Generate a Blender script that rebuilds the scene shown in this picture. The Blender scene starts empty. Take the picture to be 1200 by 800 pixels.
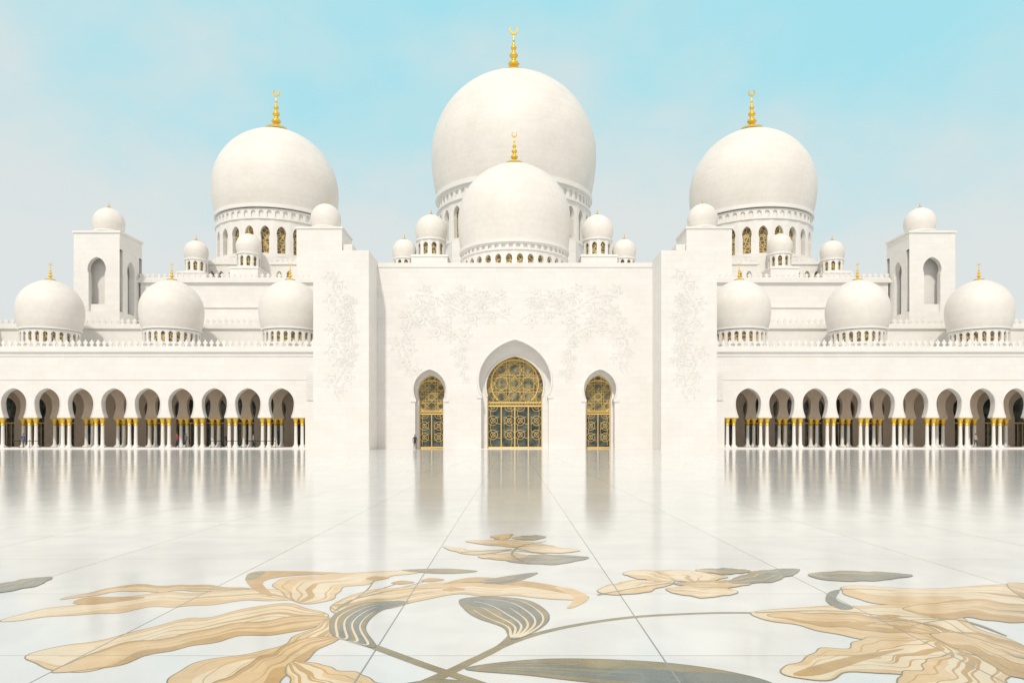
import bpy, bmesh, math, random
from mathutils import Vector, Matrix
random.seed(7)
scene = bpy.context.scene
PI = math.pi

# ------------------------------------------------------------------ materials
def new_mat(name):
    m = bpy.data.materials.new(name); m.use_nodes = True
    nt = m.node_tree
    return m, nt, nt.nodes["Principled BSDF"]

def N(nt, t, **kw):
    n = nt.nodes.new(t)
    for k, v in kw.items(): setattr(n, k, v)
    return n

def math_n(nt, op, a, b=None):
    n = N(nt, "ShaderNodeMath", operation=op)
    for i, v in enumerate((a, b)):
        if v is None: continue
        if isinstance(v, (int, float)): n.inputs[i].default_value = v
        else: nt.links.new(v, n.inputs[i])
    return n.outputs[0]

def mixc(nt, fac, a, b, blend='MIX'):
    n = N(nt, "ShaderNodeMix", data_type='RGBA', blend_type=blend)
    for sock, v in ((n.inputs[0], fac), (n.inputs[6], a), (n.inputs[7], b)):
        if isinstance(v, (int, float)): sock.default_value = v
        elif isinstance(v, tuple): sock.default_value = (*v, 1)
        else: nt.links.new(v, sock)
    return n.outputs[2]

def marble(name, c1, c2, rough, blocks=None, bump=0.15, courses=0.0, scales=(0.35, 2.5)):
    m, nt, b = new_mat(name)
    geo = N(nt, "ShaderNodeNewGeometry")
    n1 = N(nt, "ShaderNodeTexNoise"); n1.inputs["Scale"].default_value = scales[0]; n1.inputs["Detail"].default_value = 8
    nt.links.new(geo.outputs["Position"], n1.inputs["Vector"])
    n2 = N(nt, "ShaderNodeTexNoise"); n2.inputs["Scale"].default_value = scales[1]; n2.inputs["Detail"].default_value = 5
    nt.links.new(geo.outputs["Position"], n2.inputs["Vector"])
    f = math_n(nt, 'ADD', math_n(nt, 'MULTIPLY', n1.outputs[0], 0.6), math_n(nt, 'MULTIPLY', n2.outputs[0], 0.4))
    r = N(nt, "ShaderNodeMapRange"); r.inputs[1].default_value = 0.38; r.inputs[2].default_value = 0.62
    nt.links.new(f, r.inputs[0])
    col = mixc(nt, r.outputs[0], c1, c2)
    sep = N(nt, "ShaderNodeSeparateXYZ"); nt.links.new(geo.outputs["Position"], sep.inputs[0])
    if blocks:
        com = N(nt, "ShaderNodeCombineXYZ")
        nt.links.new(math_n(nt, 'ADD', sep.outputs[0], sep.outputs[1]), com.inputs[0])
        nt.links.new(sep.outputs[2], com.inputs[1])
        br = N(nt, "ShaderNodeTexBrick")
        nt.links.new(com.outputs[0], br.inputs["Vector"])
        br.inputs["Scale"].default_value = 1.0
        br.inputs["Brick Width"].default_value = blocks[0]; br.inputs["Row Height"].default_value = blocks[1]
        br.inputs["Mortar Size"].default_value = 0.010
        br.inputs["Color1"].default_value = (1, 1, 1, 1); br.inputs["Color2"].default_value = (0.965, 0.96, 0.95, 1)
        br.inputs["Mortar"].default_value = (0.86, 0.85, 0.83, 1)
        col = mixc(nt, 1.0, col, br.outputs["Color"], 'MULTIPLY')
    if courses:
        wn = N(nt, "ShaderNodeTexWhiteNoise", noise_dimensions='1D')
        nt.links.new(math_n(nt, 'FLOOR', math_n(nt, 'DIVIDE', sep.outputs[2], courses)), wn.inputs["W"])
        t = N(nt, "ShaderNodeMapRange"); t.inputs[3].default_value = 0.97; t.inputs[4].default_value = 1.0
        nt.links.new(wn.outputs[0], t.inputs[0])
        tc = N(nt, "ShaderNodeCombineColor")
        for i in range(3): nt.links.new(t.outputs[0], tc.inputs[i])
        col = mixc(nt, 1.0, col, tc.outputs[0], 'MULTIPLY')
    nt.links.new(col, b.inputs["Base Color"])
    b.inputs["Roughness"].default_value = rough
    bp = N(nt, "ShaderNodeBump"); bp.inputs["Strength"].default_value = bump; bp.inputs["Distance"].default_value = 0.05
    nt.links.new(n2.outputs[0], bp.inputs["Height"]); nt.links.new(bp.outputs[0], b.inputs["Normal"])
    return m

M_WALL = marble("white_marble_wall", (0.85, 0.838, 0.815), (0.815, 0.80, 0.775), 0.5, blocks=(1.6, 0.8), bump=.1)
M_TRIM = marble("white_marble_trim", (0.84, 0.825, 0.795), (0.79, 0.775, 0.745), 0.5, bump=.1)
M_DOME = marble("dome_marble_mosaic", (0.84, 0.81, 0.765), (0.77, 0.735, 0.685), 0.55, bump=0.2, courses=0.45, scales=(0.22, 1.6))
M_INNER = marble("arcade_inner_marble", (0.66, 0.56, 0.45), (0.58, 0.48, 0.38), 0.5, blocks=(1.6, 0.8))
M_RELIEF = marble("carved_relief_marble", (0.78, 0.765, 0.74), (0.75, 0.735, 0.71), 0.5)

def gold(name, c, rough=0.3, metal=.6):
    m, nt, b = new_mat(name)
    n = N(nt, "ShaderNodeTexNoise"); n.inputs["Scale"].default_value = 6
    nt.links.new(mixc(nt, n.outputs[0], c, tuple(x * 0.8 for x in c)), b.inputs["Base Color"])
    b.inputs["Metallic"].default_value = metal; b.inputs["Roughness"].default_value = rough
    return m
M_GOLD = gold("gilded_metal", (0.92, 0.60, 0.08))
M_GOLDL = gold("gold_lattice_metal", (0.90, 0.66, 0.24), 0.45, .35)

def lattice_glass():
    m, nt, b = new_mat("gold_lattice_glazing")
    geo = N(nt, "ShaderNodeNewGeometry")
    v = N(nt, "ShaderNodeTexVoronoi", feature='DISTANCE_TO_EDGE'); v.inputs["Scale"].default_value = 1.7
    nt.links.new(geo.outputs["Position"], v.inputs["Vector"])
    k = math_n(nt, 'LESS_THAN', v.outputs["Distance"], 0.09)
    nt.links.new(mixc(nt, k, (0.16, 0.13, 0.07), (0.62, 0.46, 0.18)), b.inputs["Base Color"])
    b.inputs["Roughness"].default_value = 0.35
    return m
M_LATT = lattice_glass()

def glass(name, a, c, sc=.8):
    m, nt, b = new_mat(name)
    n = N(nt, "ShaderNodeTexNoise"); n.inputs["Scale"].default_value = sc; n.inputs["Detail"].default_value = 6
    tc = N(nt, "ShaderNodeNewGeometry"); nt.links.new(tc.outputs["Position"], n.inputs["Vector"])
    r = N(nt, "ShaderNodeMapRange"); r.inputs[1].default_value = .4; r.inputs[2].default_value = .62; nt.links.new(n.outputs[0], r.inputs[0])
    nt.links.new(mixc(nt, r.outputs[0], a, c), b.inputs["Base Color"])
    b.inputs["Roughness"].default_value = 0.12
    return m
M_GLASS = glass("dark_teal_glass", (0.02, 0.035, 0.04), (0.11, 0.135, 0.12), 1.1)
M_TRANS = glass("green_gold_stained_glass", (0.08, 0.09, 0.06), (0.34, 0.30, 0.17), 1.4)

SLAB = 2.17
def joints(nt, width):
    geo = N(nt, "ShaderNodeNewGeometry")
    sep = N(nt, "ShaderNodeSeparateXYZ"); nt.links.new(geo.outputs["Position"], sep.inputs[0])
    out = []
    for s, off in ((sep.outputs[0], 1.40), (sep.outputs[1], -5.55)):
        q = math_n(nt, 'DIVIDE', math_n(nt, 'ADD', s, off), SLAB)
        fr = math_n(nt, 'FRACT', q)
        e = math_n(nt, 'ABSOLUTE', math_n(nt, 'SUBTRACT', fr, 0.5))
        out.append((math_n(nt, 'GREATER_THAN', e, 0.5 - width / (2 * SLAB)), math_n(nt, 'FLOOR', q)))
    return geo, math_n(nt, 'MAXIMUM', out[0][0], math_n(nt, 'MULTIPLY', out[1][0], .6)), out[0][1], out[1][1]

def paving(name, ca, cb, rough=0.11, spec=0.55, sharp=False):
    m, nt, b = new_mat(name)
    geo, jm, ix, iy = joints(nt, 0.014)
    com = N(nt, "ShaderNodeCombineXYZ"); nt.links.new(ix, com.inputs[0]); nt.links.new(iy, com.inputs[1])
    wn = N(nt, "ShaderNodeTexWhiteNoise", noise_dimensions='3D'); nt.links.new(com.outputs[0], wn.inputs["Vector"])
    n1 = N(nt, "ShaderNodeTexNoise"); n1.inputs["Scale"].default_value = 3.2 if sharp else 1.3; n1.inputs["Detail"].default_value = 9
    n1.inputs["Distortion"].default_value = 0.8
    nt.links.new(geo.outputs["Position"], n1.inputs["Vector"])
    n3 = N(nt, "ShaderNodeTexNoise"); n3.inputs["Scale"].default_value = 60; n3.inputs["Detail"].default_value = 3
    nt.links.new(geo.outputs["Position"], n3.inputs["Vector"])
    f = math_n(nt, 'ADD', math_n(nt, 'MULTIPLY', n1.outputs[0], 0.6), math_n(nt, 'MULTIPLY', n3.outputs[0], 0.4))
    r = N(nt, "ShaderNodeMapRange"); r.inputs[1].default_value = 0.38; r.inputs[2].default_value = 0.62
    nt.links.new(f, r.inputs[0])
    col = mixc(nt, r.outputs[0], ca, cb)
    t = N(nt, "ShaderNodeMapRange"); t.inputs[3].default_value = 0.93; t.inputs[4].default_value = 1.0
    nt.links.new(wn.outputs[0], t.inputs[0])
    tc = N(nt, "ShaderNodeCombineColor")
    for i in range(3): nt.links.new(t.outputs[0], tc.inputs[i])
    col = mixc(nt, 1.0, col, tc.outputs[0], 'MULTIPLY')
    col = mixc(nt, jm, col, (0.26, 0.24, 0.21))
    nt.links.new(col, b.inputs["Base Color"])
    rr = N(nt, "ShaderNodeMapRange"); rr.inputs[3].default_value = rough * 0.7; rr.inputs[4].default_value = rough * 1.4
    nt.links.new(n1.outputs[0], rr.inputs[0]); nt.links.new(rr.outputs[0], b.inputs["Roughness"])
    n2 = N(nt, "ShaderNodeTexNoise"); n2.inputs["Scale"].default_value = 0.9; n2.inputs["Detail"].default_value = 2
    nt.links.new(geo.outputs["Position"], n2.inputs["Vector"])
    bp = N(nt, "ShaderNodeBump"); bp.inputs["Strength"].default_value = 0.14; bp.inputs["Distance"].default_value = 0.02
    nt.links.new(n2.outputs[0], bp.inputs["Height"]); nt.links.new(bp.outputs[0], b.inputs["Normal"])
    b.inputs["Specular IOR Level"].default_value = spec
    return m
M_FLOOR = paving("polished_white_marble_paving", (0.79, 0.775, 0.755), (0.69, 0.68, 0.665))
M_TAN = paving("inlay_pale_tan_marble", (0.78, 0.54, 0.28), (0.66, 0.43, 0.20), 0.12, .5, sharp=True)
M_OCHRE = paving("inlay_ochre_marble", (0.60, 0.36, 0.11), (0.46, 0.26, 0.07), 0.12, .5, sharp=True)
M_GREY = paving("inlay_grey_green_marble", (0.20, 0.22, 0.19), (0.12, 0.135, 0.12), 0.12, .5, sharp=True)
M_OLIVE = paving("inlay_olive_marble", (0.32, 0.26, 0.12), (0.22, 0.17, 0.08), 0.12, .5, sharp=True)
M_CREAM = paving("inlay_cream_marble", (0.83, 0.68, 0.47), (0.76, 0.58, 0.36), 0.12, .5, sharp=True)

# ------------------------------------------------------------------ mesh builder
class MB:
    def __init__(s):
        s.bm = bmesh.new(); s.mats = []; s.mi = 0; s.xf = Matrix.Identity(4)
    def use(s, m):
        if m not in s.mats: s.mats.append(m)
        s.mi = s.mats.index(m); return s
    def v(s, x, y, z): return s.bm.verts.new(s.xf @ Vector((x, y, z)))
    def f(s, vs, smooth=False):
        try: fc = s.bm.faces.new(vs)
        except ValueError: return None
        fc.material_index = s.mi; fc.smooth = smooth; return fc
    def box(s, x0, x1, y0, y1, z0, z1):
        p = [s.v(x, y, z) for z in (z0, z1) for x, y in ((x0, y0), (x1, y0), (x1, y1), (x0, y1))]
        s.f([p[3], p[2], p[1], p[0]]); s.f(p[4:8])
        for i in range(4):
            j = (i + 1) % 4; s.f([p[i], p[j], p[j + 4], p[i + 4]])
    def lathe(s, cx, cy, prof, segs=32, smooth=True):
        rings = []
        for r, z in prof:
            r = max(r, 0.0005)
            rings.append([s.v(cx + r * math.cos(2 * PI * i / segs), cy + r * math.sin(2 * PI * i / segs), z) for i in range(segs)])
        for a, b in zip(rings, rings[1:]):
            for i in range(segs):
                j = (i + 1) % segs; s.f([a[i], a[j], b[j], b[i]], smooth)
    def ring(s, cx, cy, r0, r1, z0, z1, segs=64):
        prof = [(r0, z0), (r1, z0), (r1, z1), (r0, z1), (r0, z0)]
        for a, b in zip(prof, prof[1:]):
            s.lathe(cx, cy, [a, b], segs, smooth=(a[0] == b[0]))
    def prism(s, pts, y0, y1):
        a = [s.v(x, y0, z) for x, z in pts]; b = [s.v(x, y1, z) for x, z in pts]
        n = len(pts)
        s.f(a); s.f(list(reversed(b)))
        for i in range(n):
            j = (i + 1) % n; s.f([a[i], b[i], b[j], a[j]])
    def arch_panel(s, x0, x1, z0, z1, pts, y0, y1):
        n = len(pts); h = n // 2
        def quad(p):
            s.f([s.v(x, y0, z) for x, z in p]); s.f([s.v(x, y1, z) for x, z in reversed(p)])
        L, R = pts[:h + 1], list(reversed(pts[h:]))
        za = pts[h][1]
        for i in range(h):
            quad([(x0, L[i][1]), L[i], L[i + 1], (x0, L[i + 1][1])])
            quad([R[i], (x1, R[i][1]), (x1, R[i + 1][1]), R[i + 1]])
        cx = pts[h][0]
        quad([(x0, za), (cx, za), (cx, z1), (x0, z1)]); quad([(cx, za), (x1, za), (x1, z1), (cx, z1)])
        for a, b in zip(pts, pts[1:]):
            s.f([s.v(a[0], y0, a[1]), s.v(a[0], y1, a[1]), s.v(b[0], y1, b[1]), s.v(b[0], y0, b[1])])
        for a, b in (((x0, z0), pts[0]), (pts[-1], (x1, z0)), ((x1, z1), (x0, z1))):
            s.f([s.v(a[0], y0, a[1]), s.v(a[0], y1, a[1]), s.v(b[0], y1, b[1]), s.v(b[0], y0, b[1])])
    def done(s, name, parent=None, normals=True):
        if normals: bmesh.ops.recalc_face_normals(s.bm, faces=s.bm.faces)
        me = bpy.data.meshes.new(name); s.bm.to_mesh(me); s.bm.free()
        for m in s.mats: me.materials.append(m)
        o = bpy.data.objects.new(name, me); scene.collection.objects.link(o)
        if parent: o.parent = parent
        return o

def arch_pts(cx, zs, w0, w1, zm, za, base=None, n=10, k=0.25):
    R_ = []
    if base is not None: R_.append((w0, base))
    ph0 = math.acos(w0 / w1)
    for i in range(6):
        ph = -ph0 * (1 - i / 6)
        R_.append((w1 * math.cos(ph), zm + (zm - zs) * math.sin(ph) / math.sin(ph0)))
    e = k * w1; R = w1 + e; tm = math.acos(e / R); h = R * math.sin(tm)
    for i in range(n + 1):
        t = tm * i / n
        R_.append((-e + R * math.cos(t), zm + (za - zm) * R * math.sin(t) / h))
    R_[-1] = (0, za)
    left = [(cx - x, z) for x, z in R_]
    right = [(cx + x, z) for x, z in reversed(R_[:-1])]
    return left + right

def tube(name, polys, r, mat, parent, res=1):
    cu = bpy.data.curves.new(name, 'CURVE'); cu.dimensions = '3D'
    cu.bevel_depth = r; cu.bevel_resolution = res
    for p in polys:
        if len(p) < 2: continue
        sp = cu.splines.new('POLY'); sp.points.add(len(p) - 1)
        for q, c in zip(sp.points, p): q.co = (*c, 1)
    cu.materials.append(mat)
    o = bpy.data.objects.new(name, cu); scene.collection.objects.link(o); o.parent = parent
    return o

def empty(name, loc=(0, 0, 0)):
    e = bpy.data.objects.new(name, None); e.location = loc; scene.collection.objects.link(e); return e

mosque = empty("white_marble_mosque")

# ------------------------------------------------------------------ reusable parts
def merlons(mb, x0, x1, y, z, sp=0.9, h=1.0, base=0.4, axis='x'):
    L = abs(x1 - x0); n = max(1, int(L / sp)); st = L / n; w = st * 0.36
    old = mb.xf.copy()
    if axis == 'x': mb.xf = Matrix.Translation((min(x0, x1), y, z))
    else: mb.xf = Matrix.Translation((y, min(x0, x1), z)) @ Matrix.Rotation(PI / 2, 4, 'Z')
    mb.box(0, L, -0.18, 0.18, 0, base)
    mb.box(0, L, -0.10, 0.10, base, base + h * 0.12)
    for i in range(n):
        c = (i + 0.5) * st
        o = [(-.7, .12), (.7, .12), (.45, .28), (.5, .42), (1, .55), (.95, .68), (.45, .8), (0, 1.05), (-.45, .8), (-.95, .68), (-1, .55), (-.5, .42), (-.45, .28)]
        mb.prism([(c + a * w, base + b * h) for a, b in o], -0.08, 0.08)
    mb.xf = old

def dome_prof(R, zb, zc, h, neck, tip=0.05):
    ph0 = math.acos(neck); p = []
    for i in range(10):
        ph = ph0 * (1 - i / 10)
        p.append((R * math.cos(ph), zc - (zc - zb) * math.sin(ph) / math.sin(ph0)))
    for i in range(29):
        t = PI / 2 * i / 28; u = max(0, (t - 1.05) / 0.52)
        p.append((R * math.cos(t), zc + h * math.sin(t) + tip * R * u * u))
    return p

def finial(mb, cx, cy, z, h, crescent=True):
    mb.use(M_GOLD)
    k = h
    pr = [(0.30, -0.04), (0.27, 0.015), (0.10, 0.05), (0.05, 0.09), (0.045, 0.13), (0.09, 0.16), (0.115, 0.20), (0.09, 0.24), (0.045, 0.27),
          (0.04, 0.31), (0.07, 0.34), (0.09, 0.375), (0.07, 0.41), (0.035, 0.44), (0.03, 0.48), (0.05, 0.505), (0.06, 0.53), (0.05, 0.555), (0.025, 0.58),
          (0.02, 0.66), (0.03, 0.68), (0.012, 0.71), (0.008, 0.80)]
    mb.lathe(cx, cy, [(r * k, z + q * k) for r, q in pr], 20)
    if crescent:
        R1, cz = 0.085 * k, z + 0.885 * k
        o = []
        for i in range(25):
            a = PI / 2 + 0.5 + i * (2 * PI - 1.0) / 24
            o.append((cx + R1 * math.cos(a), cz + R1 * math.sin(a)))
        for i in range(1, 24):
            a = PI / 2 + 0.5 + (24 - i) * (2 * PI - 1.0) / 24
            o.append((cx + R1 * .72 * math.cos(a), cz + 0.12 * R1 + R1 * .72 * math.sin(a)))
        mb.prism(o, cy - 0.015 * k, cy + 0.015 * k)

def drum(mb, cx, cy, r, z0, z1, n, spec, depth, wall=None, glaze=None):
    old = mb.xf.copy()
    hw = r * math.tan(PI / n)
    w0, w1, zs, zm, za = spec
    for i in range(n):
        a = 2 * PI * (i + 0.5) / n
        mb.xf = Matrix.Translation((cx, cy, 0)) @ Matrix.Rotation(a, 4, 'Z') @ Matrix.Translation((0, -r, 0))
        mb.use(wall or M_TRIM)
        mb.arch_panel(-hw, hw, z0, z1, arch_pts(0, zs, hw * w0, hw * w1, zm, za, base=z0, n=6), 0, depth)
    mb.xf = old
    mb.use(glaze or M_LATT)
    mb.lathe(cx, cy, [(r - depth, z0), (r - depth, z1)], n, smooth=False)

def full_dome(name, cx, cy, R, zb, zc, neck, drum_spec, fin_h, segs=96, hscale=1.0):
    mb = MB(); mb.use(M_DOME)
    h = R * hscale
    mb.lathe(cx, cy, dome_prof(R, zb, zc, h, neck), segs)
    top = zc + h + 0.05 * R
    mb.use(M_TRIM)
    rn = R * neck
    mb.ring(cx, cy, rn * 0.8, rn * 1.025, zb - 0.05 * R, zb, segs)
    if drum_spec:
        drum_spec(mb, cx, cy, rn)
    finial(mb, cx, cy, top - 0.01 * R, fin_h)
    return mb.done(name, mosque)

# ------------------------------------------------------------------ big domes
def main_drum(mb, cx, cy, rn):
    zt = 48.4
    drum(mb, cx, cy, rn * 0.985, zt - 2.3, zt, 60, (0.55, 0.6, zt - 1.2, zt - 1.0, zt - 0.5), 0.3, glaze=M_TRIM)
    mb.use(M_TRIM); mb.ring(cx, cy, rn * .9, rn * 1.01, zt - 2.6, zt - 2.3, 96)
    drum(mb, cx, cy, rn * 0.985, 38.5, zt - 2.6, 28, (0.50, 0.56, 42.6, 43.2, 44.9), 0.9)
    mb.use(M_TRIM); mb.ring(cx, cy, rn * .9, rn * 1.03, 38.0, 38.5, 96)
    mb.use(M_WALL); mb.lathe(cx, cy, [(rn * 1.06, 24), (rn * 1.06, 38.0), (rn * .9, 38.0)], 8, smooth=False)
full_dome("central_dome", 0, 150, 16.6, 49.2, 57.6, 0.93, main_drum, 10.0, 128)

def side_drum(mb, cx, cy, rn):
    zt = 38.6
    drum(mb, cx, cy, rn * 0.985, zt - 1.5, zt, 48, (0.55, 0.6, zt - 0.8, zt - 0.7, zt - 0.3), 0.25, glaze=M_TRIM)
    mb.use(M_TRIM); mb.ring(cx, cy, rn * .9, rn * 1.01, zt - 1.75, zt - 1.5, 96)
    drum(mb, cx, cy, rn * 0.985, 31.2, zt - 1.75, 24, (0.50, 0.58, 34.0, 34.5, 35.8), 0.8)
    mb.use(M_TRIM); mb.ring(cx, cy, rn * .9, rn * 1.04, 30.7, 31.2, 96)
    mb.use(M_WALL); mb.lathe(cx, cy, [(rn * 1.12, 24), (rn * 1.12, 30.7), (rn * .9, 30.7)], 8, smooth=False)
for sx in (-1, 1):
    full_dome("side_dome", sx * 41.8, 130, 10.7, 39.3, 44.2, 0.93, side_drum, 7.3)

def front_drum(mb, cx, cy, rn):
    zt = 28.9
    drum(mb, cx, cy, rn * 0.985, zt - 0.9, zt, 48, (0.55, 0.6, zt - 0.5, zt - 0.45, zt - 0.2), 0.2, glaze=M_TRIM)
    mb.use(M_TRIM); mb.ring(cx, cy, rn * .9, rn * 1.01, zt - 1.1, zt - 0.9, 96)
    drum(mb, cx, cy, rn * 0.985, 24.6, zt - 1.1, 32, (0.50, 0.60, 26.3, 26.6, 27.3), 0.5)
    mb.use(M_TRIM); mb.ring(cx, cy, rn * .9, rn * 1.06, 24.2, 24.6, 96)
full_dome("entrance_dome", 0, 112, 8.5, 29.3, 33.9, 0.95, front_drum, 5.0)

def wing_drum(mb, cx, cy, rn):
    drum(mb, cx, cy, rn * 0.97, 13.6, 15.25, 24, (0.5, 0.58, 14.5, 14.6, 14.95), 0.25)
    mb.use(M_TRIM); mb.ring(cx, cy, rn * .8, rn * 1.05, 13.3, 13.6, 64)
    mb.use(M_WALL); mb.lathe(cx, cy, [(rn * 1.08, 12.0), (rn * 1.08, 13.3), (rn * .8, 13.3)], 8, smooth=False)
for X, Y in ((29.6, 97.5), (45.2, 97.5), (61.2, 97.5), (76.6, 101)):
    for sx in (-1, 1):
        full_dome("arcade_dome", sx * X, Y, 4.0, 15.5, 18.0, 0.9, wing_drum, 2.3, 64)

# ------------------------------------------------------------------ small cupolas
def cupola(x, y, zb, R, dh, windows=True, plinth=0.0, fin=1.1):
    mb = MB(); mb.use(M_DOME)
    zc = zb + R * 0.62
    mb.lathe(x, y, dome_prof(R, zb, zc, R * 1.0, 0.88, 0.06), 48)
    rn = R * 0.9
    mb.use(M_TRIM)
    mb.ring(x, y, rn * .7, rn * 1.08, zb - 0.25, zb, 32)
    if windows:
        drum(mb, x, y, rn * 0.97, zb - dh, zb - 0.25, 10, (0.5, 0.58, zb - dh * .55, zb - dh * .48, zb - dh * .25), 0.25)
    else:
        mb.lathe(x, y, [(rn * .97, zb - dh), (rn * .97, zb - .25)], 32)
    mb.use(M_TRIM); mb.ring(x, y, rn * .6, rn * 1.12, zb - dh - 0.2, zb - dh, 32)
    if plinth:
        mb.use(M_WALL); w = rn * 1.25
        mb.box(x - w, x + w, y - w, y + w, zb - dh - 0.2 - plinth, zb - dh - 0.2)
        mb.use(M_TRIM)
        mb.box(x - w - .12, x + w + .12, y - w - .12, y + w + .12, zb - dh - .55, zb - dh - .35)
    finial(mb, x, y, zc + R * 1.06, fin, False)
    return mb.done("cupola", mosque)

for sx in (-1, 1):
    cupola(sx * 12.9, 115, 31.9, 2.45, 2.6, plinth=5)
    cupola(sx * 17.1, 115, 29.1, 1.85, 1.8, plinth=5)
    cupola(sx * 30.3, 119, 34.9, 2.4, 0.5, windows=False, fin=1.0)
    cupola(sx * 42.0, 117, 30.3, 1.95, 2.2, plinth=4)
    cupola(sx * 50.3, 117, 29.4, 1.85, 2.0, plinth=4)
    cupola(sx * 59.2, 108, 31.3, 2.15, 0.7, windows=False, fin=1.0)

# ------------------------------------------------------------------ prayer hall body
mb = MB(); mb.use(M_WALL)
mb.box(-55.6, 55.6, 110, 190, 0, 24.3)
mb.use(M_TRIM)
mb.box(-55.9, 55.9, 109.6, 190.3, 24.3, 24.7)
mb.box(-55.75, 55.75, 109.8, 109.998, 20.6, 20.9)
merlons(mb, -55.7, 55.7, 109.8, 24.7, 0.85, 0.75, 0.25)
for sx in (-1, 1): merlons(mb, 109.8, 189, sx * 55.7, 24.7, 0.85, 0.75, 0.25, axis='y')
for sx in (-1, 1):
    mb.use(M_WALL)
    a, b_ = sorted((sx * 34.0, sx * 26.9))
    mb.box(a, b_, 115.5, 122.5, 24.75, 33.9)
    mb.use(M_TRIM); mb.box(a - .15, b_ + .15, 115.35, 122.65, 33.9, 34.2)
    mb.use(M_WALL)
    a, b_ = sorted((sx * 26.85, sx * 25.4))
    mb.box(a, b_, 116, 122, 24.75, 31.6)
    a, b_ = sorted((sx * 53.0, sx * 34.2))
    mb.box(a, b_, 120.4, 141, 24.75, 29.3)
    mb.use(M_TRIM)
    npod = 12; st = (b_ - a) / npod
    for i in range(npod):
        cx = a + st * (i + .5)
        mb.arch_panel(cx - st / 2, cx + st / 2, 24.75, 29.3, arch_pts(cx, 27.2, .36, .42, 27.5, 28.3, base=24.75, n=6), 119.9, 120.38)
    mb.use(M_LATT); mb.box(a + .1, b_ - .1, 120.383, 120.395, 24.8, 29.0)
    mb.use(M_TRIM); mb.box(a - .2, b_ + .2, 119.7, 141.2, 29.3, 29.55)
    merlons(mb, a, b_, 119.9, 29.55, .8, .6, .15)
    mb.use(M_WALL)
mb.box(-20, 20, 107.5, 109.5, 0, 26.0)
mb.box(-20, 20, 109.55, 132, 24.8, 26.0)
mb.done("prayer_hall", mosque)

mb = MB(); mb.use(M_WALL)
for sx in (-1, 1):
    a, b_ = sorted((sx * 20.5, sx * 100))
    mb.box(a, b_, 104, 109.4, 0, 16.6)
    mb.use(M_TRIM); mb.box(a, b_, 103.7, 109.3, 16.6, 16.9)
    merlons(mb, a, b_, 103.95, 16.9, 0.85, 0.85, 0.3); mb.use(M_WALL)
mb.done("upper_terrace", mosque)

for sx in (-1, 1):
    mb = MB()
    x0, x1 = sorted((sx * 62.4, sx * 55.9)); cxm = (x0 + x1) / 2
    mb.use(M_WALL)
    P = arch_pts(cxm, 24.6, 1.15, 1.3, 25.2, 26.9, base=19.2)
    mb.box(x0, x1, 104.7, 111, 0, 19.2)
    mb.box(x0, x1, 104.7, 111, 28.0, 30.3)
    mb.arch_panel(x0, x1, 19.2, 28.0, P, 104.7, 105.5)
    mb.arch_panel(x0, x1, 19.2, 28.0, P, 110.2, 111)
    for xs in (x0 + .4, x1 - .4):
        mb.xf = Matrix.Translation((xs, 107.85, 0)) @ Matrix.Rotation(PI / 2, 4, 'Z')
        mb.arch_panel(-2.34, 2.34, 19.2, 28.0, arch_pts(0, 24.6, .95, 1.08, 25.2, 26.9, base=19.2), -0.4, 0.4)
        mb.xf = Matrix.Identity(4)
    mb.box(cxm - 1.9, cxm + 1.9, 106.6, 109.2, 19.2, 28)
    mb.use(M_TRIM)
    mb.box(x0 - .15, x1 + .15, 104.55, 111.15, 30.3, 30.6)
    mb.box(cxm - 1.14, cxm + 1.14, 105.1, 105.3, 19.2, 20.3)
    mb.done("corner_turret", mosque)

# ------------------------------------------------------------------ entrance portal
mb = MB(); mb.use(M_WALL)
PF, WF = 85.0, 90.3
for sx in (-1, 1):
    a, b_ = sorted((sx * 16.8, sx * 23.2))
    mb.box(a, b_, PF, 107, 0, 22.9)
    mb.use(M_TRIM)
    mb.box(a - .05, b_ + .05, PF - .06, PF - .002, 0, 0.5)
    mb.use(M_WALL)
OUT_C = arch_pts(0, 6.6, 4.12, 4.5, 8.3, 13.4, base=0, n=20, k=0.4)
INN_C = arch_pts(0, 6.5, 3.42, 3.62, 7.8, 11.6, base=0, n=20, k=0.3)
mb.arch_panel(-7.2, 7.2, 0, 22.5, OUT_C, WF, WF + 1.6)
mb.arch_panel(-7.2, 7.2, 0, 22.5, INN_C, WF + 1.602, WF + 2.8)
SIDE_OUT, SIDE_IN = {}, {}
for sx in (-1, 1):
    a, b_ = sorted((sx * 7.2, sx * 16.8))
    SIDE_OUT[sx] = arch_pts(sx * 10.4, 6.1, 1.78, 2.03, 7.3, 9.75, base=0, n=14, k=0.3)
    SIDE_IN[sx] = arch_pts(sx * 10.4, 5.9, 1.50, 1.66, 7.0, 9.15, base=0, n=14, k=0.3)
    mb.arch_panel(a, b_, 0, 22.5, SIDE_OUT[sx], WF, WF + 1.6)
    mb.arch_panel(a, b_, 0, 22.5, SIDE_IN[sx], WF + 1.602, WF + 2.6)
mb.box(-16.8, 16.8, WF + 4.2, 107, 0, 22.48)
mb.box(-16.8, 16.8, WF + 0.02, 107, 22.5, 22.7)
mb.use(M_TRIM); mb.box(-16.79, 16.79, WF - 0.08, WF + .018, 22.15, 22.7)
for c, w, z in ((0, 4.12, 6.35), (-10.4, 1.78, 5.9), (10.4, 1.78, 5.9)):
    for s in (-1, 1):
        a, b_ = sorted((c + s * (w - .12), c + s * (w + .55)))
        mb.box(a, b_, WF - .12, WF + 1.5, z - .15, z + .2)
mb.box(-7.5, 7.5, WF - 1.0, WF + 2.4, 0.0, 0.06)
mb.done("entrance_portal", mosque)

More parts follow.
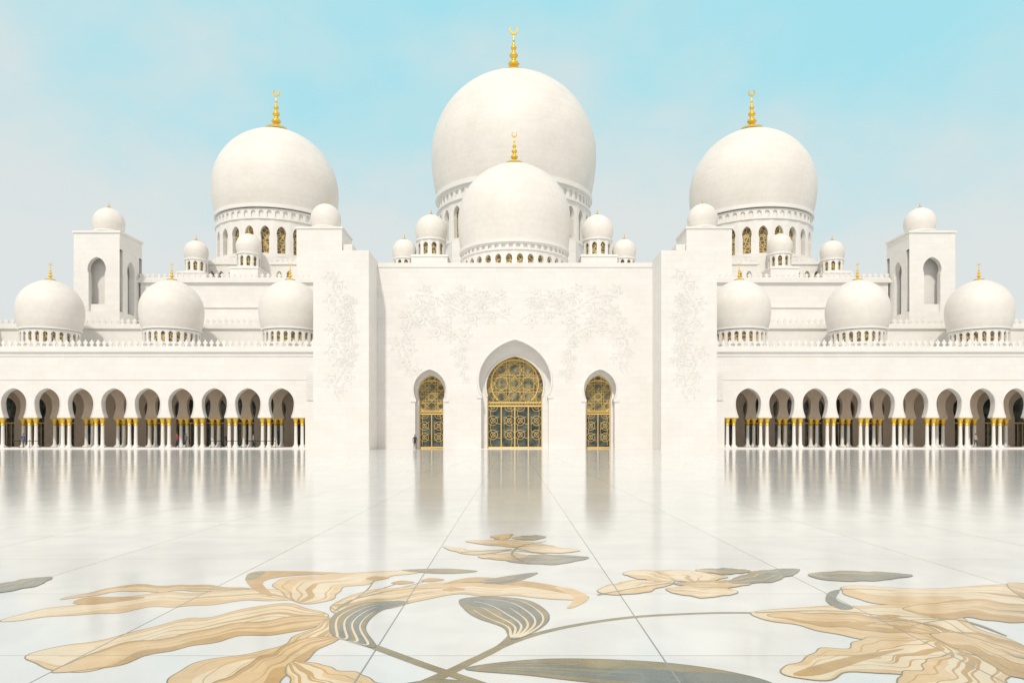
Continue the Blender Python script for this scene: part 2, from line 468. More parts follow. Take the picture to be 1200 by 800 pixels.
tube("arch_moulding", [[(x, WF - .02, z) for x, z in P if z > 6.2] for P in (OUT_C,)] , 0.14, M_TRIM, mosque, 2)
tube("arch_moulding", [[(x, WF - .02, z) for x, z in SIDE_OUT[s] if z > 5.9] for s in (-1, 1)], 0.09, M_TRIM, mosque, 2)
tube("inner_moulding", [[(x, WF + 1.58, z) for x, z in INN_C if z > .1]], 0.12, M_TRIM, mosque, 2)

# doors ------------------------------------------------------------
def inside(poly, x, z):
    r = False; j = len(poly) - 1
    for i in range(len(poly)):
        xi, zi = poly[i]; xj, zj = poly[j]
        if (zi > z) != (zj > z) and x < (xj - xi) * (z - zi) / (zj - zi) + xi: r = not r
        j = i
    return r
def clip(poly, pts, zmin, zmax):
    out, cur = [], []
    for x, z in pts:
        if zmin <= z <= zmax and inside(poly, x, z): cur.append((x, z))
        else:
            if len(cur) > 1: out.append(cur)
            cur = []
    if len(cur) > 1: out.append(cur)
    return out
def circ(cx, cz, r, n=28, a0=0, a1=2 * PI):
    return [(cx + r * math.cos(a0 + (a1 - a0) * i / n), cz + r * math.sin(a0 + (a1 - a0) * i / n)) for i in range(n + 1)]
def star(cx, cz, r, k, n=8):
    out = []
    for i in range(n):
        a, b = 2 * PI * i / n + PI / n, 2 * PI * (i + k) / n + PI / n
        p, q = (cx + r * math.cos(a), cz + r * math.sin(a)), (cx + r * math.cos(b), cz + r * math.sin(b))
        out.append([(p[0] + (q[0] - p[0]) * t / 14, p[1] + (q[1] - p[1]) * t / 14) for t in range(15)])
    return out

def door(cx, prof, y, hw, trans, top, big):
    d = MB(); d.use(M_GLASS); d.box(cx - hw - .2, cx + hw + .2, y, y + .1, 0.0, trans)
    d.use(M_TRANS); d.box(cx - hw - .25, cx + hw + .25, y, y + .1, trans, top + .05)
    d.done("door_glass", mosque)
    thin, frame = [], []
    frame.append(prof + [prof[0]])
    for z in (trans, trans + 0.45 * big, 0.15): frame.append([(cx - hw, z), (cx + hw, z)])
    nb = 4 if big > .9 else 2
    for i in range(1, nb): frame.append([(cx - hw + 2 * hw * i / nb, 0), (cx - hw + 2 * hw * i / nb, trans)])
    p = hw * .5 if big > .9 else hw * .8
    zc = trans + (top - trans) * .46
    z0 = trans + .5 * big
    for i in range(-3, 4):
        for j in range(-4, 5):
            X, Z = cx + i * p * 1.0, zc + j * p * 1.0
            if (i + j) % 2 == 0:
                for s_ in star(X, Z, p * .98, 3): thin += clip(prof, s_, z0, top)
                thin += clip(prof, circ(X, Z, p * .30, 16), z0, top)
            elif big > .9:
                thin += clip(prof, circ(X, Z, p * .50, 20), z0, top)
    frame += clip(prof, circ(cx, zc, p * 1.75, 48), z0, top)
    m = int(2 * hw / .34)
    for i in range(m):
        thin += clip(prof, circ(cx - hw + (i + .5) * 2 * hw / m, trans + .22 * big, .15 * big, 10), trans, trans + .45 * big)
    lw = 2 * hw / nb
    for i in range(nb):
        c = cx - hw + lw * (i + .5)
        hnd = 1 if i % 2 else -1
        st = trans / 3.0
        for k in range(3):
            z = st * (k + .5)
            thin += clip(prof, [q for q in circ(c - hnd * lw * .5, z, lw * .8, 24) if abs(q[0] - c) <= lw * .5], .2, trans)
            for rr in (.36, .17): thin += clip(prof, circ(c + hnd * lw * .12, z + st * .48, lw * rr, 18), .2, trans)
    tube("door_lattice", [[(x, y - .06, z) for x, z in p] for p in thin], 0.036, M_GOLDL, mosque, 0)
    tube("door_frame", [[(x, y - .07, z) for x, z in p] for p in frame], 0.095 * (0.6 + .4 * big), M_GOLDL, mosque)
door(0, arch_pts(0, 6.5, 3.40, 3.60, 7.8, 11.55, base=0.06, n=20, k=.3), WF + 2.5, 3.4, 5.3, 11.5, 1.0)
for sx in (-1, 1):
    door(sx * 10.4, arch_pts(sx * 10.4, 5.9, 1.48, 1.64, 7.0, 9.1, base=0.0, n=14, k=.3), WF + 2.3, 1.48, 4.3, 9.0, 0.7)

# carved floral relief ---------------------------------------------
vines, lv = [], MB(); lv.use(M_RELIEF)
def leaf(x, z, a, L, w, y):
    o = [(0, 0), (.25, .5), (.55, .55), (1, 0), (.55, -.45), (.25, -.4)]
    lv.prism([(x + L * (u * math.cos(a)) - w * v_ * math.sin(a), z + L * u * math.sin(a) + w * v_ * math.cos(a)) for u, v_ in o], y - .024 - random.random() * .014, y + .03)
def scroll(x, z, a, r, hand, y):
    p = []
    for i in range(26):
        t = i / 25; rr = r * (1 - .8 * t); th = a + hand * t * 1.6 * 2 * PI
        p.append((x + rr * math.cos(th), y, z + rr * math.sin(th)))
    vines.append(p)
    for k in range(6):
        th = a + hand * k * 1.1
        leaf(x + r * .95 * math.cos(th), z + r * .95 * math.sin(th), th + hand * .9, r * .75, r * .42, y)
    for k in range(5):
        leaf(x, z, k * 2 * PI / 5, r * .38, r * .2, y)
def vine(path, y, r0=.75, mirror=False):
    for s in ((1, -1) if mirror else (1,)):
        P = [(s * px, pz) for px, pz in path]
        vines.append([(x, y, z) for x, z in P])
        acc = 0; side = 1
        for (xa, za), (xb, zb) in zip(P, P[1:]):
            acc += math.hypot(xb - xa, zb - za)
            if acc > r0 * 1.35:
                acc = 0; side = -side
                an = math.atan2(zb - za, xb - xa) + side * PI / 2
                r = r0 * random.uniform(.7, 1.05)
                scroll(xb + r * 1.1 * math.cos(an), zb + r * 1.1 * math.sin(an), an + PI, r, side * s, y)
def wavy(x0, z0, x1, z1, amp, waves, n=60):
    L = math.hypot(x1 - x0, z1 - z0); nx, nz = -(z1 - z0) / L, (x1 - x0) / L
    return [(x0 + (x1 - x0) * i / n + nx * amp * math.sin(waves * 2 * PI * i / n), z0 + (z1 - z0) * i / n + nz * amp * math.sin(waves * 2 * PI * i / n)) for i in range(n + 1)]
y = WF
vine(wavy(0.6, 15.6, 12.2, 18.6, .5, 1.5), y, .8, True)
vine(wavy(1.0, 18.0, 8.0, 18.8, .3, 1.5), y, .6, True)
vine(wavy(6.3, 12.6, 11.6, 17.0, .4, 1.0), y, .7, True)
vine(wavy(13.4, 9.0, 13.0, 16.8, .5, 1.5), y, .7, True)
vine(wavy(6.4, 8.0, 6.6, 12.4, .3, 1.0), y, .45, True)
for s in (-1, 1):
    vine(wavy(s * 20.0, 5.5, s * 20.2, 20.3, .7, 2.5), PF, .75)
    vine(wavy(s * 18.9, 9, s * 19.2, 18, .3, 2.0), PF, .45)
tube("relief_vines", vines, .034, M_RELIEF, mosque, 0)
lv.done("relief_leaves", mosque)

# ------------------------------------------------------------------ arcades
BAY, FIRST, NB = 4.16, 29.05, 17
def column(mb, x, y, s=1.0):
    mb.use(M_TRIM)
    mb.box(x - .34, x + .34, y - .34, y + .34, .15, .30)
    mb.lathe(x, y, [(.33, .30), (.33, .40), (.26, .46), (.22, .52), (.205, 1.6), (.19, 2.95)], 14)
    mb.use(M_GOLD)
    mb.lathe(x, y, [(.20, 2.92), (.27, 2.95), (.27, 3.03), (.21, 3.08), (.22, 3.25), (.30, 3.42), (.27, 3.46), (.33, 3.62), (.40, 3.74), (.36, 3.78)], 12)
    mb.box(x - .36, x + .36, y - .36, y + .36, 3.76, 3.84)

for sx in (-1, 1):
    mb = MB()
    X0 = FIRST - BAY / 2
    for row, (ya, yb) in enumerate(((92.0, 92.9), (97.2, 97.9))):
        for i in range(NB):
            cx = sx * (FIRST + BAY * i); a, b_ = cx - BAY / 2, cx + BAY / 2
            mb.use(M_WALL if row == 0 else M_INNER)
            z1 = 12.0 if row == 0 else 9.0
            mb.arch_panel(a, b_, 3.95, z1, arch_pts(cx, 3.95, 1.22, 1.56, 5.7, 7.5, n=12, k=.22), ya, yb)
        for i in range(NB + 1):
            px = sx * (X0 + BAY * i)
            mb.use(M_INNER if row else M_TRIM)
            mb.box(px - .86, px + .86, ya - .03, yb + .03, 3.84, 3.948)
            for dx in (-.40, .40):
                column(mb, px + dx, (ya + yb) / 2)
    a, b_ = sorted((sx * 23.2, sx * (X0 - .88)))
    mb.use(M_WALL); mb.box(a, b_, 92.0, 92.9, 0, 12.0)
    a2, b2 = sorted((sx * (X0 - .88), sx * X0)); mb.box(a2, b2, 92.0, 92.9, 3.95, 12.0)
    a, b_ = sorted((sx * 23.2, sx * (X0 + BAY * NB)))
    mb.box(a, b_, 92.905, 103.6, 11.4, 12.0)
    mb.use(M_INNER)
    mb.box(a, b_, 92.905, 102.55, 9.0, 9.3)
    for i in range(NB):
        cx = sx * (FIRST + BAY * i)
        mb.use(M_INNER)
        mb.arch_panel(cx - BAY / 2, cx + BAY / 2, .15, 9.0, arch_pts(cx, 4.1, 1.25, 1.5, 5.4, 7.0, base=.15, n=12), 102.6, 103.0)
    mb.use(M_GLASS); mb.box(a, b_, 103.05, 103.3, 0, 9)
    mb.use(M_GOLDL)
    for i in range(NB):
        cx = sx * (FIRST + BAY * i)
        mb.box(cx - 1.4, cx + 1.4, 102.9, 103.02, 3.3, 3.45)
        for q in (-.62, 0, .62): mb.box(cx + q - .04, cx + q + .04, 102.9, 103.02, .15, 3.3)
    mb.use(M_TRIM)
    mb.box(a, b_, 89.8, 103.0, 0.0, 0.15)
    mb.box(a, b_, 91.75, 92.2, 12.003, 12.3)
    mb.box(a, b_, 91.9, 91.998, 11.5, 11.65)
    mb.box(a, b_, 91.93, 91.998, 8.55, 8.66)
    merlons(mb, a, b_, 92.0, 12.3, 0.78, 0.95, 0.28)
    mb.done("arcade_wing", mosque)
    tube("arcade_archivolt", [[(x, 91.99, z) for x, z in arch_pts(sx * (FIRST + BAY * i), 3.95, 1.26, 1.62, 5.7, 7.58, n=12, k=.22)] for i in range(NB)], .06, M_TRIM, mosque)
    mb = MB(); mb.use(M_RELIEF)
    a, b_ = sorted((sx * 24.9, sx * 25.9))
    mb.box(a, b_, 91.88, 91.998, 6.0, 9.6)
    mb.use(M_TRIM)
    for k in range(12): mb.box(a + .08, b_ - .08, 91.84, 91.88, 6.15 + k * .28, 6.30 + k * .28)
    mb.done("wall_louvre", mosque)

# ------------------------------------------------------------------ ground
g = MB(); g.use(M_FLOOR)
S = 1500
vs = [g.v(-S, -S, 0), g.v(S, -S, 0), g.v(S, S, 0), g.v(-S, S, 0)]; g.f(vs)
g.done("courtyard_floor")

# ------------------------------------------------------------------ floral inlay (flat stone marquetry lying on the paving)
# Outlines are noted as sight lines taken while standing at the survey point (-0.35, 0), eye 1.65 m,
# and rectified to plan metres on the ground plane.
def plan(u, v):
    d = 1.65 * 867.0 / (v - 510.0)
    return (-0.35 + (u - 600.0) * d / 867.0, d)
def crom(P, closed=True, n=6):
    out = []; L = len(P); R = range(L if closed else L - 1)
    for i in R:
        if closed: p0, p1, p2, p3 = P[i - 1], P[i], P[(i + 1) % L], P[(i + 2) % L]
        else: p0, p1, p2, p3 = P[max(i - 1, 0)], P[i], P[i + 1], P[min(i + 2, L - 1)]
        for k in range(n):
            t = k / n
            out.append(tuple(0.5 * ((2 * b) + (c - a) * t + (2 * a - 5 * b + 4 * c - d) * t * t + (3 * b - a - 3 * c + d) * t ** 3) for a, b, c, d in zip(p0, p1, p2, p3)))
    if not closed: out.append(P[-1])
    return out
inlay = MB(); zlev = [0.0015]; DZ = 0.000012
def upf(vs):
    f = inlay.f(vs)
    if f:
        f.normal_update()
        if f.normal.z < 0: f.normal_flip()
def face(P, mat):
    zlev[0] += DZ
    inlay.use(mat); upf([inlay.v(x, y_, zlev[0]) for x, y_ in P])
def strip(A, B, mat):
    zlev[0] += DZ
    inlay.use(mat)
    a = [inlay.v(x, y_, zlev[0]) for x, y_ in A]; b_ = [inlay.v(x, y_, zlev[0]) for x, y_ in B]
    for i in range(len(a) - 1): upf([a[i], a[i + 1], b_[i + 1], b_[i]])
def ribbon(P, w, mat, w1=None):
    zlev[0] += DZ
    inlay.use(mat); w1 = w if w1 is None else w1
    n = len(P); L, R = [], []
    for i, (x, y_) in enumerate(P):
        a, b_ = P[max(i - 1, 0)], P[min(i + 1, n - 1)]
        dx, dy = b_[0] - a[0], b_[1] - a[1]; q = math.hypot(dx, dy) or 1
        ww = (w + (w1 - w) * i / n) / 2
        L.append(inlay.v(x - dy / q * ww, y_ + dx / q * ww, zlev[0])); R.append(inlay.v(x + dy / q * ww, y_ - dx / q * ww, zlev[0]))
    for i in range(n - 1): upf([R[i], R[i + 1], L[i + 1], L[i]])
def shape(pts, mat): face(crom([plan(*p) for p in pts]), mat)
def stroke(pts, w, mat, w1=None): ribbon(crom([plan(*p) for p in pts], False, 8), w, mat, w1)
def resample(P, n):
    d = [0]
    for a, b_ in zip(P, P[1:]): d.append(d[-1] + math.hypot(b_[0] - a[0], b_[1] - a[1]))
    out = []; j = 0
    for i in range(n + 1):
        t = d[-1] * i / n
        while j < len(P) - 2 and d[j + 1] < t: j += 1
        q = (t - d[j]) / max(d[j + 1] - d[j], 1e-9)
        out.append((P[j][0] + (P[j + 1][0] - P[j][0]) * q, P[j][1] + (P[j + 1][1] - P[j][1]) * q))
    return out
def petal(pts, ib, it, base, band, vein, nv=4, ruffle=.03):
    """marquetry petal: two-tone body, softly ruffled rim, veins that follow its outline from base ib to tip it"""
    P = crom([plan(*p) for p in pts], True, 8)
    P = P[ib * 8:] + P[:ib * 8]; k = ((it - ib) % len(pts)) * 8
    M = 72
    A, B = resample(P[:k + 1], M), resample(list(reversed(P[k:] + [P[0]])), M)
    ph = random.random() * 6
    def rf(C, D, ph):
        o = []
        for i, (c, d) in enumerate(zip(C, D)):
            t = i / M
            dx, dy = c[0] - d[0], c[1] - d[1]; q = math.hypot(dx, dy) or 1
            w = ruffle * 1.2 * math.sin(PI * t) * (math.sin(t * 18 + ph) + .5 * math.sin(t * 37 + ph * 2))
            w = max(-q * .17, min(w, q * .17))
            o.append((c[0] + dx / q * w, c[1] + dy / q * w))
        return o
    A, B = rf(A, B, ph), rf(B, A, ph + 2)
    lerp = lambda f: [(a[0] + (b_[0] - a[0]) * f, a[1] + (b_[1] - a[1]) * f) for a, b_ in zip(A, B)]
    lerpf = lambda F: [(a[0] + (b_[0] - a[0]) * f, a[1] + (b_[1] - a[1]) * f) for a, b_, f in zip(A, B, F)]
    strip(A, B, base)
    strip(A, lerpf([.03 + .34 * math.sin(PI * i / M) ** 1.5 + .04 * math.sin(i * .3 + ph) for i in range(M + 1)]), band)
    # a short flame of darker stone growing from the base
    f0, f1 = random.uniform(.42, .5), random.uniform(.62, .7)
    F0 = [f0 + (f1 - f0) * .5 * (i / (M * .6)) for i in range(M + 1)]; F1 = [f1 - (f1 - f0) * .5 * (i / (M * .6)) for i in range(M + 1)]
    e = int(M * .6); strip(lerpf(F0)[:e], lerpf(F1)[:e], vein if base is not M_GREY else band)
    strip(B, lerpf([.97 - .10 * math.sin(PI * i / M) for i in range(M + 1)]), band)
    for v_ in range(nv):
        f = (v_ + .7) / (nv + .4)
        e = random.randint(int(M * .6), int(M * .93))
        ribbon(lerp(f)[3:e], .026, vein, .006)
    edge = M_OLIVE if base is not M_GREY else M_GREY
    ribbon(A, .012, edge, .012); ribbon(B, .012, edge, .012)

# stems
stroke([(495, 800), (545, 778), (600, 752), (660, 735), (740, 723), (830, 718), (900, 718)], .085, M_OLIVE, .05)
stroke([(495, 800), (545, 777), (600, 751), (660, 734), (740, 722), (830, 717.5), (900, 717.5)], .02, M_GREY, .015)
stroke([(395, 742), (440, 758), (500, 780), (560, 800), (600, 815)], .09, M_OLIVE)
stroke([(602, 742), (585, 758), (545, 778), (500, 802), (470, 830)], .06, M_OLIVE, .12)
# large left lily
petal([(345, 702), (270, 705), (180, 713), (100, 719), (0, 728), (60, 712), (150, 699), (250, 692), (330, 692)], 0, 4, M_CREAM, M_TAN, M_OCHRE, 4, .06)
petal([(300, 690), (240, 686), (150, 686), (70, 702), (150, 693), (230, 693)], 0, 3, M_TAN, M_OCHRE, M_OLIVE, 2, .05)
petal([(385, 722), (300, 738), (190, 760), (90, 786), (30, 768), (130, 746), (240, 722), (330, 708)], 0, 4, M_CREAM, M_TAN, M_OCHRE, 6, .06)
petal([(390, 726), (330, 742), (240, 752), (150, 776), (60, 787), (140, 756), (240, 738), (340, 722)], 0, 4, M_TAN, M_OCHRE, M_OCHRE, 3, .05)
petal([(350, 706), (325, 690), (335, 677), (400, 672), (500, 667), (440, 680), (400, 692), (380, 705)], 0, 4, M_CREAM, M_TAN, M_OCHRE, 4, .05)
petal([(390, 708), (440, 690), (520, 684), (600, 683), (660, 689), (690, 700), (650, 703), (600, 697), (520, 699), (450, 712), (400, 720)], 0, 5, M_CREAM, M_TAN, M_OCHRE, 5, .06)
petal([(395, 722), (360, 738), (330, 757), (250, 772), (195, 800), (240, 825), (330, 812), (335, 790), (350, 768), (402, 744)], 0, 5, M_CREAM, M_TAN, M_OCHRE, 5, .04)
shape([(300, 692), (288, 678), (305, 669), (400, 671), (335, 675), (308, 682), (320, 698)], M_OCHRE)
shape([(288, 680), (292, 672), (310, 669), (304, 676)], M_OLIVE)
shape([(520, 684), (560, 676), (640, 684), (690, 699), (620, 688), (560, 682)], M_OCHRE)
shape([(650, 688), (672, 690), (690, 700), (676, 710), (664, 712), (672, 700)], M_TAN)
petal([(400, 745), (360, 770), (330, 800), (280, 830), (230, 815), (290, 780), (345, 752)], 0, 4, M_TAN, M_OCHRE, M_OCHRE, 3, .03)
petal([(345, 775), (420, 790), (470, 815), (400, 830), (340, 800)], 0, 2, M_CREAM, M_TAN, M_OCHRE, 3, .02)
shape([(100, 700), (85, 706), (110, 708), (170, 700), (130, 699)], M_OCHRE)
# stamens
for ex, ey in ((470, 682), (505, 679), (530, 690), (440, 677)):
    stroke([(392, 716), (415, 702), ((392 + ex) / 2 + 15, 690), (ex, ey)], .022, M_OLIVE, .012)
    shape([(ex - 12, ey + 1), (ex, ey - 2), (ex + 16, ey), (ex, ey + 2.5)], M_OCHRE)
petal([(408, 750), (388, 742), (392, 720), (428, 706), (478, 705), (445, 716), (428, 735), (440, 758)], 0, 4, M_GREY, M_OLIVE, M_CREAM, 4, .0)
petal([(602, 749), (590, 735), (560, 724), (545, 714), (540, 702), (575, 699), (618, 703), (642, 718), (637, 733)], 0, 4, M_GREY, M_OLIVE, M_CREAM, 6, .0)
petal([(563, 681), (600, 674), (630, 671), (605, 681), (580, 684)], 0, 2, M_GREY, M_OLIVE, M_TAN, 1, .0)
shape([(470, 668), (520, 666), (560, 669), (520, 672)], M_OLIVE)
petal([(545, 783), (640, 772), (760, 775), (850, 786), (905, 803), (800, 807), (700, 800), (620, 791)], 0, 4, M_GREY, M_OLIVE, M_OLIVE, 5, .0)
petal([(430, 815), (500, 797), (560, 800), (660, 818), (500, 840)], 0, 3, M_GREY, M_OLIVE, M_TAN, 3, .0)
# large right lily
petal([(880, 718), (960, 711), (1050, 708), (1100, 715), (1150, 735), (1210, 762), (1240, 790), (1120, 765), (1020, 748), (940, 735)], 6, 0, M_CREAM, M_TAN, M_OCHRE, 6, .05)
petal([(1040, 708), (985, 694), (1000, 686), (1080, 690), (1180, 685), (1260, 690), (1230, 716), (1120, 716)], 6, 2, M_CREAM, M_TAN, M_OCHRE, 5, .05)
petal([(1100, 752), (1040, 747), (980, 758), (915, 785), (960, 796), (1020, 788), (1090, 790), (1150, 780)], 0, 3, M_CREAM, M_TAN, M_OCHRE, 5, .05)
petal([(1120, 765), (1070, 785), (1040, 815), (1110, 840), (1180, 815), (1180, 780)], 0, 2, M_CREAM, M_TAN, M_OCHRE, 4, .03)
petal([(1060, 712), (1140, 703), (1240, 713), (1260, 730), (1150, 726), (1090, 722)], 3, 0, M_TAN, M_OCHRE, M_OLIVE, 3, .05)
petal([(1090, 742), (1170, 747), (1240, 782), (1220, 805), (1150, 772)], 2, 0, M_TAN, M_OCHRE, M_OLIVE, 4, .04)
petal([(900, 720), (970, 718), (1060, 727), (1100, 742), (1010, 738), (940, 729)], 3, 0, M_TAN, M_OCHRE, M_OCHRE, 3, .03)
shape([(930, 789), (990, 771), (1060, 760), (1010, 775), (960, 791)], M_OCHRE)
petal([(1180, 684), (1230, 690), (1300, 730), (1290, 760), (1220, 716)], 2, 0, M_TAN, M_OCHRE, M_OLIVE, 3, .03)
for ex, ey in ((1040, 722), (1010, 730), (1060, 735)):
    stroke([(1180, 745), (1120, 726), (ex, ey)], .02, M_OLIVE, .012)
    shape([(ex - 14, ey + 1), (ex, ey - 2), (ex + 16, ey), (ex, ey + 3)], M_OCHRE)
stroke([(985, 712), (970, 702), (975, 693), (1000, 690), (1050, 692)], .03, M_GREY, .01)
shape([(985, 714), (968, 704), (972, 694), (984, 692), (980, 702), (1000, 712)], M_GREY)
stroke([(885, 718), (980, 716), (1080, 730), (1220, 772)], .03, M_OLIVE, .01)
# smaller middle flowers
for pts, ib, it, mm, bb, vv in [
          ([(520, 640), (560, 645), (600, 643), (570, 649), (540, 648)], 2, 0, M_CREAM, M_TAN, M_OCHRE), ([(545, 634), (600, 633), (650, 640), (600, 641)], 2, 0, M_TAN, M_OCHRE, M_OLIVE),
          ([(588, 653), (640, 650), (690, 653), (650, 661), (605, 659)], 0, 2, M_GREY, M_OLIVE, M_TAN), ([(600, 630), (625, 627), (640, 629), (620, 633)], 0, 2, M_OLIVE, M_GREY, M_TAN), ([(605, 642), (640, 640), (680, 645), (640, 648)], 0, 2, M_CREAM, M_TAN, M_OCHRE),
          ([(560, 652), (600, 648), (620, 652), (590, 656)], 2, 0, M_TAN, M_OCHRE, M_OLIVE), ([(575, 628), (600, 626), (590, 633)], 2, 0, M_TAN, M_OCHRE, M_OCHRE),
          ([(700, 692), (735, 681), (790, 680), (770, 690), (730, 697)], 2, 0, M_CREAM, M_TAN, M_OCHRE), ([(745, 672), (800, 668), (850, 676), (810, 682)], 3, 1, M_CREAM, M_TAN, M_OCHRE),
          ([(780, 690), (830, 686), (865, 694), (820, 700)], 0, 2, M_CREAM, M_TAN, M_OCHRE), ([(730, 672), (760, 668), (790, 680), (760, 680)], 2, 0, M_CREAM, M_TAN, M_OCHRE), ([(790, 684), (840, 680), (880, 684), (840, 689)], 0, 2, M_TAN, M_OCHRE, M_OLIVE),
          ([(855, 681), (888, 669), (937, 667), (910, 680), (872, 684)], 0, 2, M_GREY, M_OLIVE, M_TAN), ([(815, 668), (850, 666), (880, 669), (850, 673)], 0, 2, M_OLIVE, M_GREY, M_TAN),
          ([(950, 672), (1000, 669), (1070, 674), (1010, 681), (960, 678)], 0, 2, M_GREY, M_OLIVE, M_TAN), ([(-30, 692), (20, 680), (60, 676), (42, 686), (0, 694)], 0, 2, M_GREY, M_OLIVE, M_TAN)]:
    petal(pts, ib, it, mm, bb, vv, 2, .02)
stroke([(620, 660), (600, 650), (610, 640), (640, 634)], .045, M_OLIVE, .02)
stroke([(700, 697), (780, 684), (860, 680)], .03, M_OLIVE, .02)
stroke([(540, 647), (600, 645), (660, 652), (690, 653)], .04, M_OLIVE, .02)
inlay.done("floral_marble_inlay", normals=False)

# ------------------------------------------------------------------ people
def ramp_mat(name, stops):
    m, nt, b = new_mat(name)
    tc = N(nt, "ShaderNodeTexCoord"); sep = N(nt, "ShaderNodeSeparateXYZ")
    nt.links.new(tc.outputs["Object"], sep.inputs[0])
    q = math_n(nt, 'DIVIDE', sep.outputs[2], 2.0)
    cr = N(nt, "ShaderNodeValToRGB"); cr.color_ramp.interpolation = 'CONSTANT'
    el = cr.color_ramp.elements
    el[0].position = 0; el[0].color = (*stops[0][1], 1); el[1].position = stops[1][0] / 2; el[1].color = (*stops[1][1], 1)
    for z, c in stops[2:]:
        e = el.new(z / 2); e.color = (*c, 1)
    nt.links.new(q, cr.inputs[0]); nt.links.new(cr.outputs[0], b.inputs["Base Color"]); b.inputs["Roughness"].default_value = 0.8
    return m
SKIN = (0.42, 0.25, 0.17)
M_BLACK, _nt, _b = new_mat("black_cloth"); _b.inputs["Base Color"].default_value = (.02, .02, .022, 1); _b.inputs["Roughness"].default_value = .9
def person(x, y, z, rot, shirt, trousers, stride=0.12):
    root = empty("standing_person", (x, y, z)); root.rotation_euler[2] = rot
    J = {'pel': (0, 0, .95, .14, .10), 'chest': (0, 0, 1.25, .16, .11), 'neckb': (0, 0, 1.44, .10, .08), 'neck': (0, 0, 1.52, .05, .05),
         'hl': (.09, 0, .86, .09, .09), 'kl': (.10, -stride, .48, .06, .06), 'al': (.11, -stride * .8, .09, .04, .04), 'tl': (.12, -stride - .14, .04, .04, .03),
         'hr': (-.09, 0, .86, .09, .09), 'kr': (-.10, stride * .4, .48, .06, .06), 'ar': (-.11, stride, .09, .04, .04), 'tr': (-.12, stride - .14, .04, .04, .03),
         'sl': (.19, 0, 1.40, .055, .055), 'el': (.25, .04, 1.12, .042, .042), 'wl': (.24, -.08, .88, .028, .028), 'fl': (.23, -.12, .80, .02, .035),
         'sr': (-.19, 0, 1.40, .055, .055), 'er': (-.25, .04, 1.12, .042, .042), 'wr': (-.24, -.04, .87, .028, .028), 'fr': (-.23, -.06, .79, .02, .035)}
    E = [('pel', 'chest'), ('chest', 'neckb'), ('neckb', 'neck'), ('pel', 'hl'), ('hl', 'kl'), ('kl', 'al'), ('al', 'tl'), ('pel', 'hr'), ('hr', 'kr'), ('kr', 'ar'), ('ar', 'tr'),
         ('neckb', 'sl'), ('sl', 'el'), ('el', 'wl'), ('wl', 'fl'), ('neckb', 'sr'), ('sr', 'er'), ('er', 'wr'), ('wr', 'fr')]
    ks = list(J); me = bpy.data.meshes.new("body"); me.from_pydata([J[k][:3] for k in ks], [(ks.index(a), ks.index(b_)) for a, b_ in E], [])
    o = bpy.data.objects.new("body", me); scene.collection.objects.link(o); o.parent = root
    mo = o.modifiers.new("Skin", 'SKIN')
    for i, k in enumerate(ks):
        sv = me.skin_vertices[0].data[i]; sv.radius = J[k][3:5]; sv.use_root = (k == 'pel')
    sb = o.modifiers.new("Sub", 'SUBSURF'); sb.levels = 1; sb.render_levels = 1
    me.materials.append(ramp_mat("clothing", [(0, (.05, .04, .04)), (.10, trousers), (.93, shirt), (1.50, SKIN)]))
    h = MB(); h.use(ramp_mat("head_skin", [(0, SKIN), (.02, SKIN)]))
    h.lathe(0, 0, [(0, 1.50), (.045, 1.51), (.065, 1.55), (.078, 1.61), (.080, 1.66), (.070, 1.71), (.04, 1.745), (0, 1.755)], 16)
    h.box(-.012, .012, -.100, -.075, 1.60, 1.635)
    for s in (-1, 1): h.box(s * .088 - .01, s * .088 + .01, -.015, .02, 1.595, 1.65)
    for s, wy in ((1, -.12), (-1, -.06)):
        hx = s * .23
        h.box(hx - .014, hx + .014, wy - .040, wy + .040, .735, .81)
        for k, ln in enumerate((.060, .072, .078, .066)):
            fy = wy + .030 - k * .021
            h.box(hx - .010, hx + .009, fy - .0085, fy + .0085, .735 - ln, .735)
        h.box(hx - .010, hx + .009, wy - .062, wy - .040, .725, .785)
    h.use(ramp_mat("eyes_mouth", [(0, (.05, .02, .02)), (.02, (.05, .02, .02))]))
    for s in (-.03, .03): h.box(s - .012, s + .012, -.084, -.07, 1.640, 1.652)
    h.box(-.022, .022, -.080, -.065, 1.570, 1.578)
    h.use(ramp_mat("hair", [(0, (.02, .015, .012)), (.02, (.02, .015, .012))]))
    h.lathe(0, .014, [(.083, 1.60), (.092, 1.67), (.080, 1.725), (.045, 1.765), (0, 1.772)], 16)
    h.done("head", root)
person(-12.05, 89.2, 0, .3, (.03, .03, .04), (.03, .03, .04))
person(-41.2, 90.2, .15, .8, (.30, .05, .05), (.04, .05, .10), .2)
person(-40.3, 90.6, .15, -.5, (.12, .12, .14), (.05, .05, .05))
person(-35.4, 90.6, .15, 1.6, (.03, .03, .03), (.03, .03, .03), .1)
person(-60.2, 90.6, .15, 0, (.08, .12, .25), (.1, .09, .07), .15)
person(-33.2, 93.9, .15, 2.0, (.4, .38, .33), (.06, .06, .08), .2)
person(58.5, 93.9, .15, .2, (.45, .4, .35), (.06, .06, .08), .15)

for bx in (-37.4, -33.2, -62.2):
    mb = MB(); mb.use(M_BLACK)
    for i in range(4):
        x = bx + i * 1.25
        mb.lathe(x, 91.0, [(.17, .15), (.17, .17), (.03, .20), (.025, 1.02), (.04, 1.05), (.04, 1.10), (0, 1.12)], 12)
        if i < 3: mb.box(x + .03, x + 1.22, 90.985, 91.015, .93, 1.0)
    mb.done("queue_barrier")

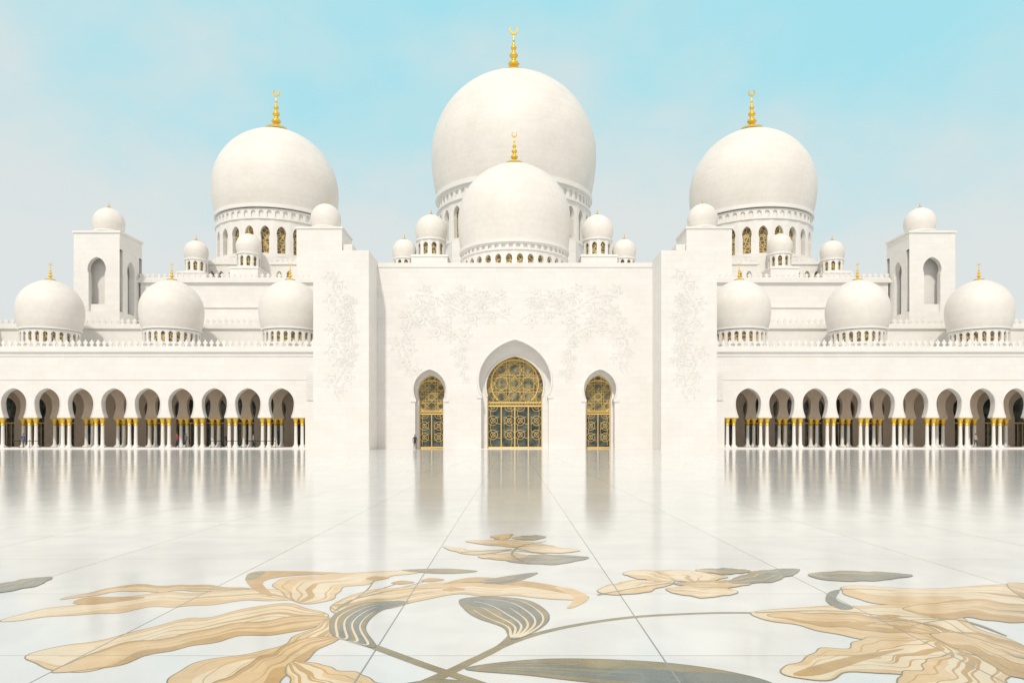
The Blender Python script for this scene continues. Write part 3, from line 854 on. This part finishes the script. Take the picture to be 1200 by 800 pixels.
# ------------------------------------------------------------------ world + sun
sun_dir = Vector((-0.16, -0.80, 0.90)).normalized()
w = bpy.data.worlds.new("World"); scene.world = w; w.use_nodes = True
nt = w.node_tree; bg = nt.nodes["Background"]
sky = N(nt, "ShaderNodeTexSky"); sky.sky_type = 'NISHITA'; sky.sun_disc = False
sky.sun_elevation = math.asin(sun_dir.z); sky.sun_rotation = math.atan2(sun_dir.x, sun_dir.y)
sky.air_density = 1.0; sky.dust_density = 3.0; sky.ozone_density = 2.0
tc = N(nt, "ShaderNodeTexCoord"); sep = N(nt, "ShaderNodeSeparateXYZ"); nt.links.new(tc.outputs["Generated"], sep.inputs[0])
ns = N(nt, "ShaderNodeTexNoise"); ns.inputs["Scale"].default_value = 2.8; ns.inputs["Detail"].default_value = 5; ns.inputs["Roughness"].default_value = .55
mp = N(nt, "ShaderNodeMapping"); mp.inputs["Scale"].default_value = (1, 1, 1.6); mp.inputs["Location"].default_value = (.7, .3, .2)
nt.links.new(tc.outputs["Generated"], mp.inputs[0]); nt.links.new(mp.outputs[0], ns.inputs["Vector"])
el = math_n(nt, 'ADD', sep.outputs[2], math_n(nt, 'MULTIPLY', math_n(nt, 'SUBTRACT', ns.outputs[0], .5), 0.62))
def mrange(x, a, b):
    mr = N(nt, "ShaderNodeMapRange"); mr.interpolation_type = 'SMOOTHSTEP'; mr.inputs[1].default_value = a; mr.inputs[2].default_value = b
    nt.links.new(x, mr.inputs[0]); return mr.outputs[0]
blue = mrange(el, 0.21, 0.52)
# the blue clearing lies away from the sun and below the bright overhead haze
blue = math_n(nt, 'MULTIPLY', blue, mrange(sep.outputs[1], 0.1, 0.70))
haze = mixc(nt, blue, (8.2, 8.0, 7.7), (4.1, 7.9, 8.8))
low = mixc(nt, mrange(sep.outputs[1], -0.2, 0.7), haze, mixc(nt, blue, (7.6, 8.05, 7.9), (4.0, 7.9, 8.8)))
col = mixc(nt, 0.94, sky.outputs[0], low)
nt.links.new(col, bg.inputs["Color"]); bg.inputs["Strength"].default_value = 0.1

L = bpy.data.lights.new("sun", 'SUN'); L.energy = 2.05; L.angle = math.radians(2.5); L.color = (1, .93, .82)
so = bpy.data.objects.new("sun", L); scene.collection.objects.link(so); so.location = (-40, -80, 120)
so.rotation_euler = (-sun_dir).to_track_quat('-Z', 'Y').to_euler()

cam = bpy.data.cameras.new("camera"); co = bpy.data.objects.new("camera", cam); scene.collection.objects.link(co)
co.location = (-0.35, 0, 1.65); co.rotation_euler = (PI / 2, 0, 0)
cam.sensor_width = 36; cam.lens = 26.0; cam.shift_y = 110 / 1200; cam.clip_end = 6000; cam.clip_start = .1
scene.camera = co
scene.view_settings.view_transform = 'Standard'; scene.view_settings.look = 'None'; scene.view_settings.exposure = 0
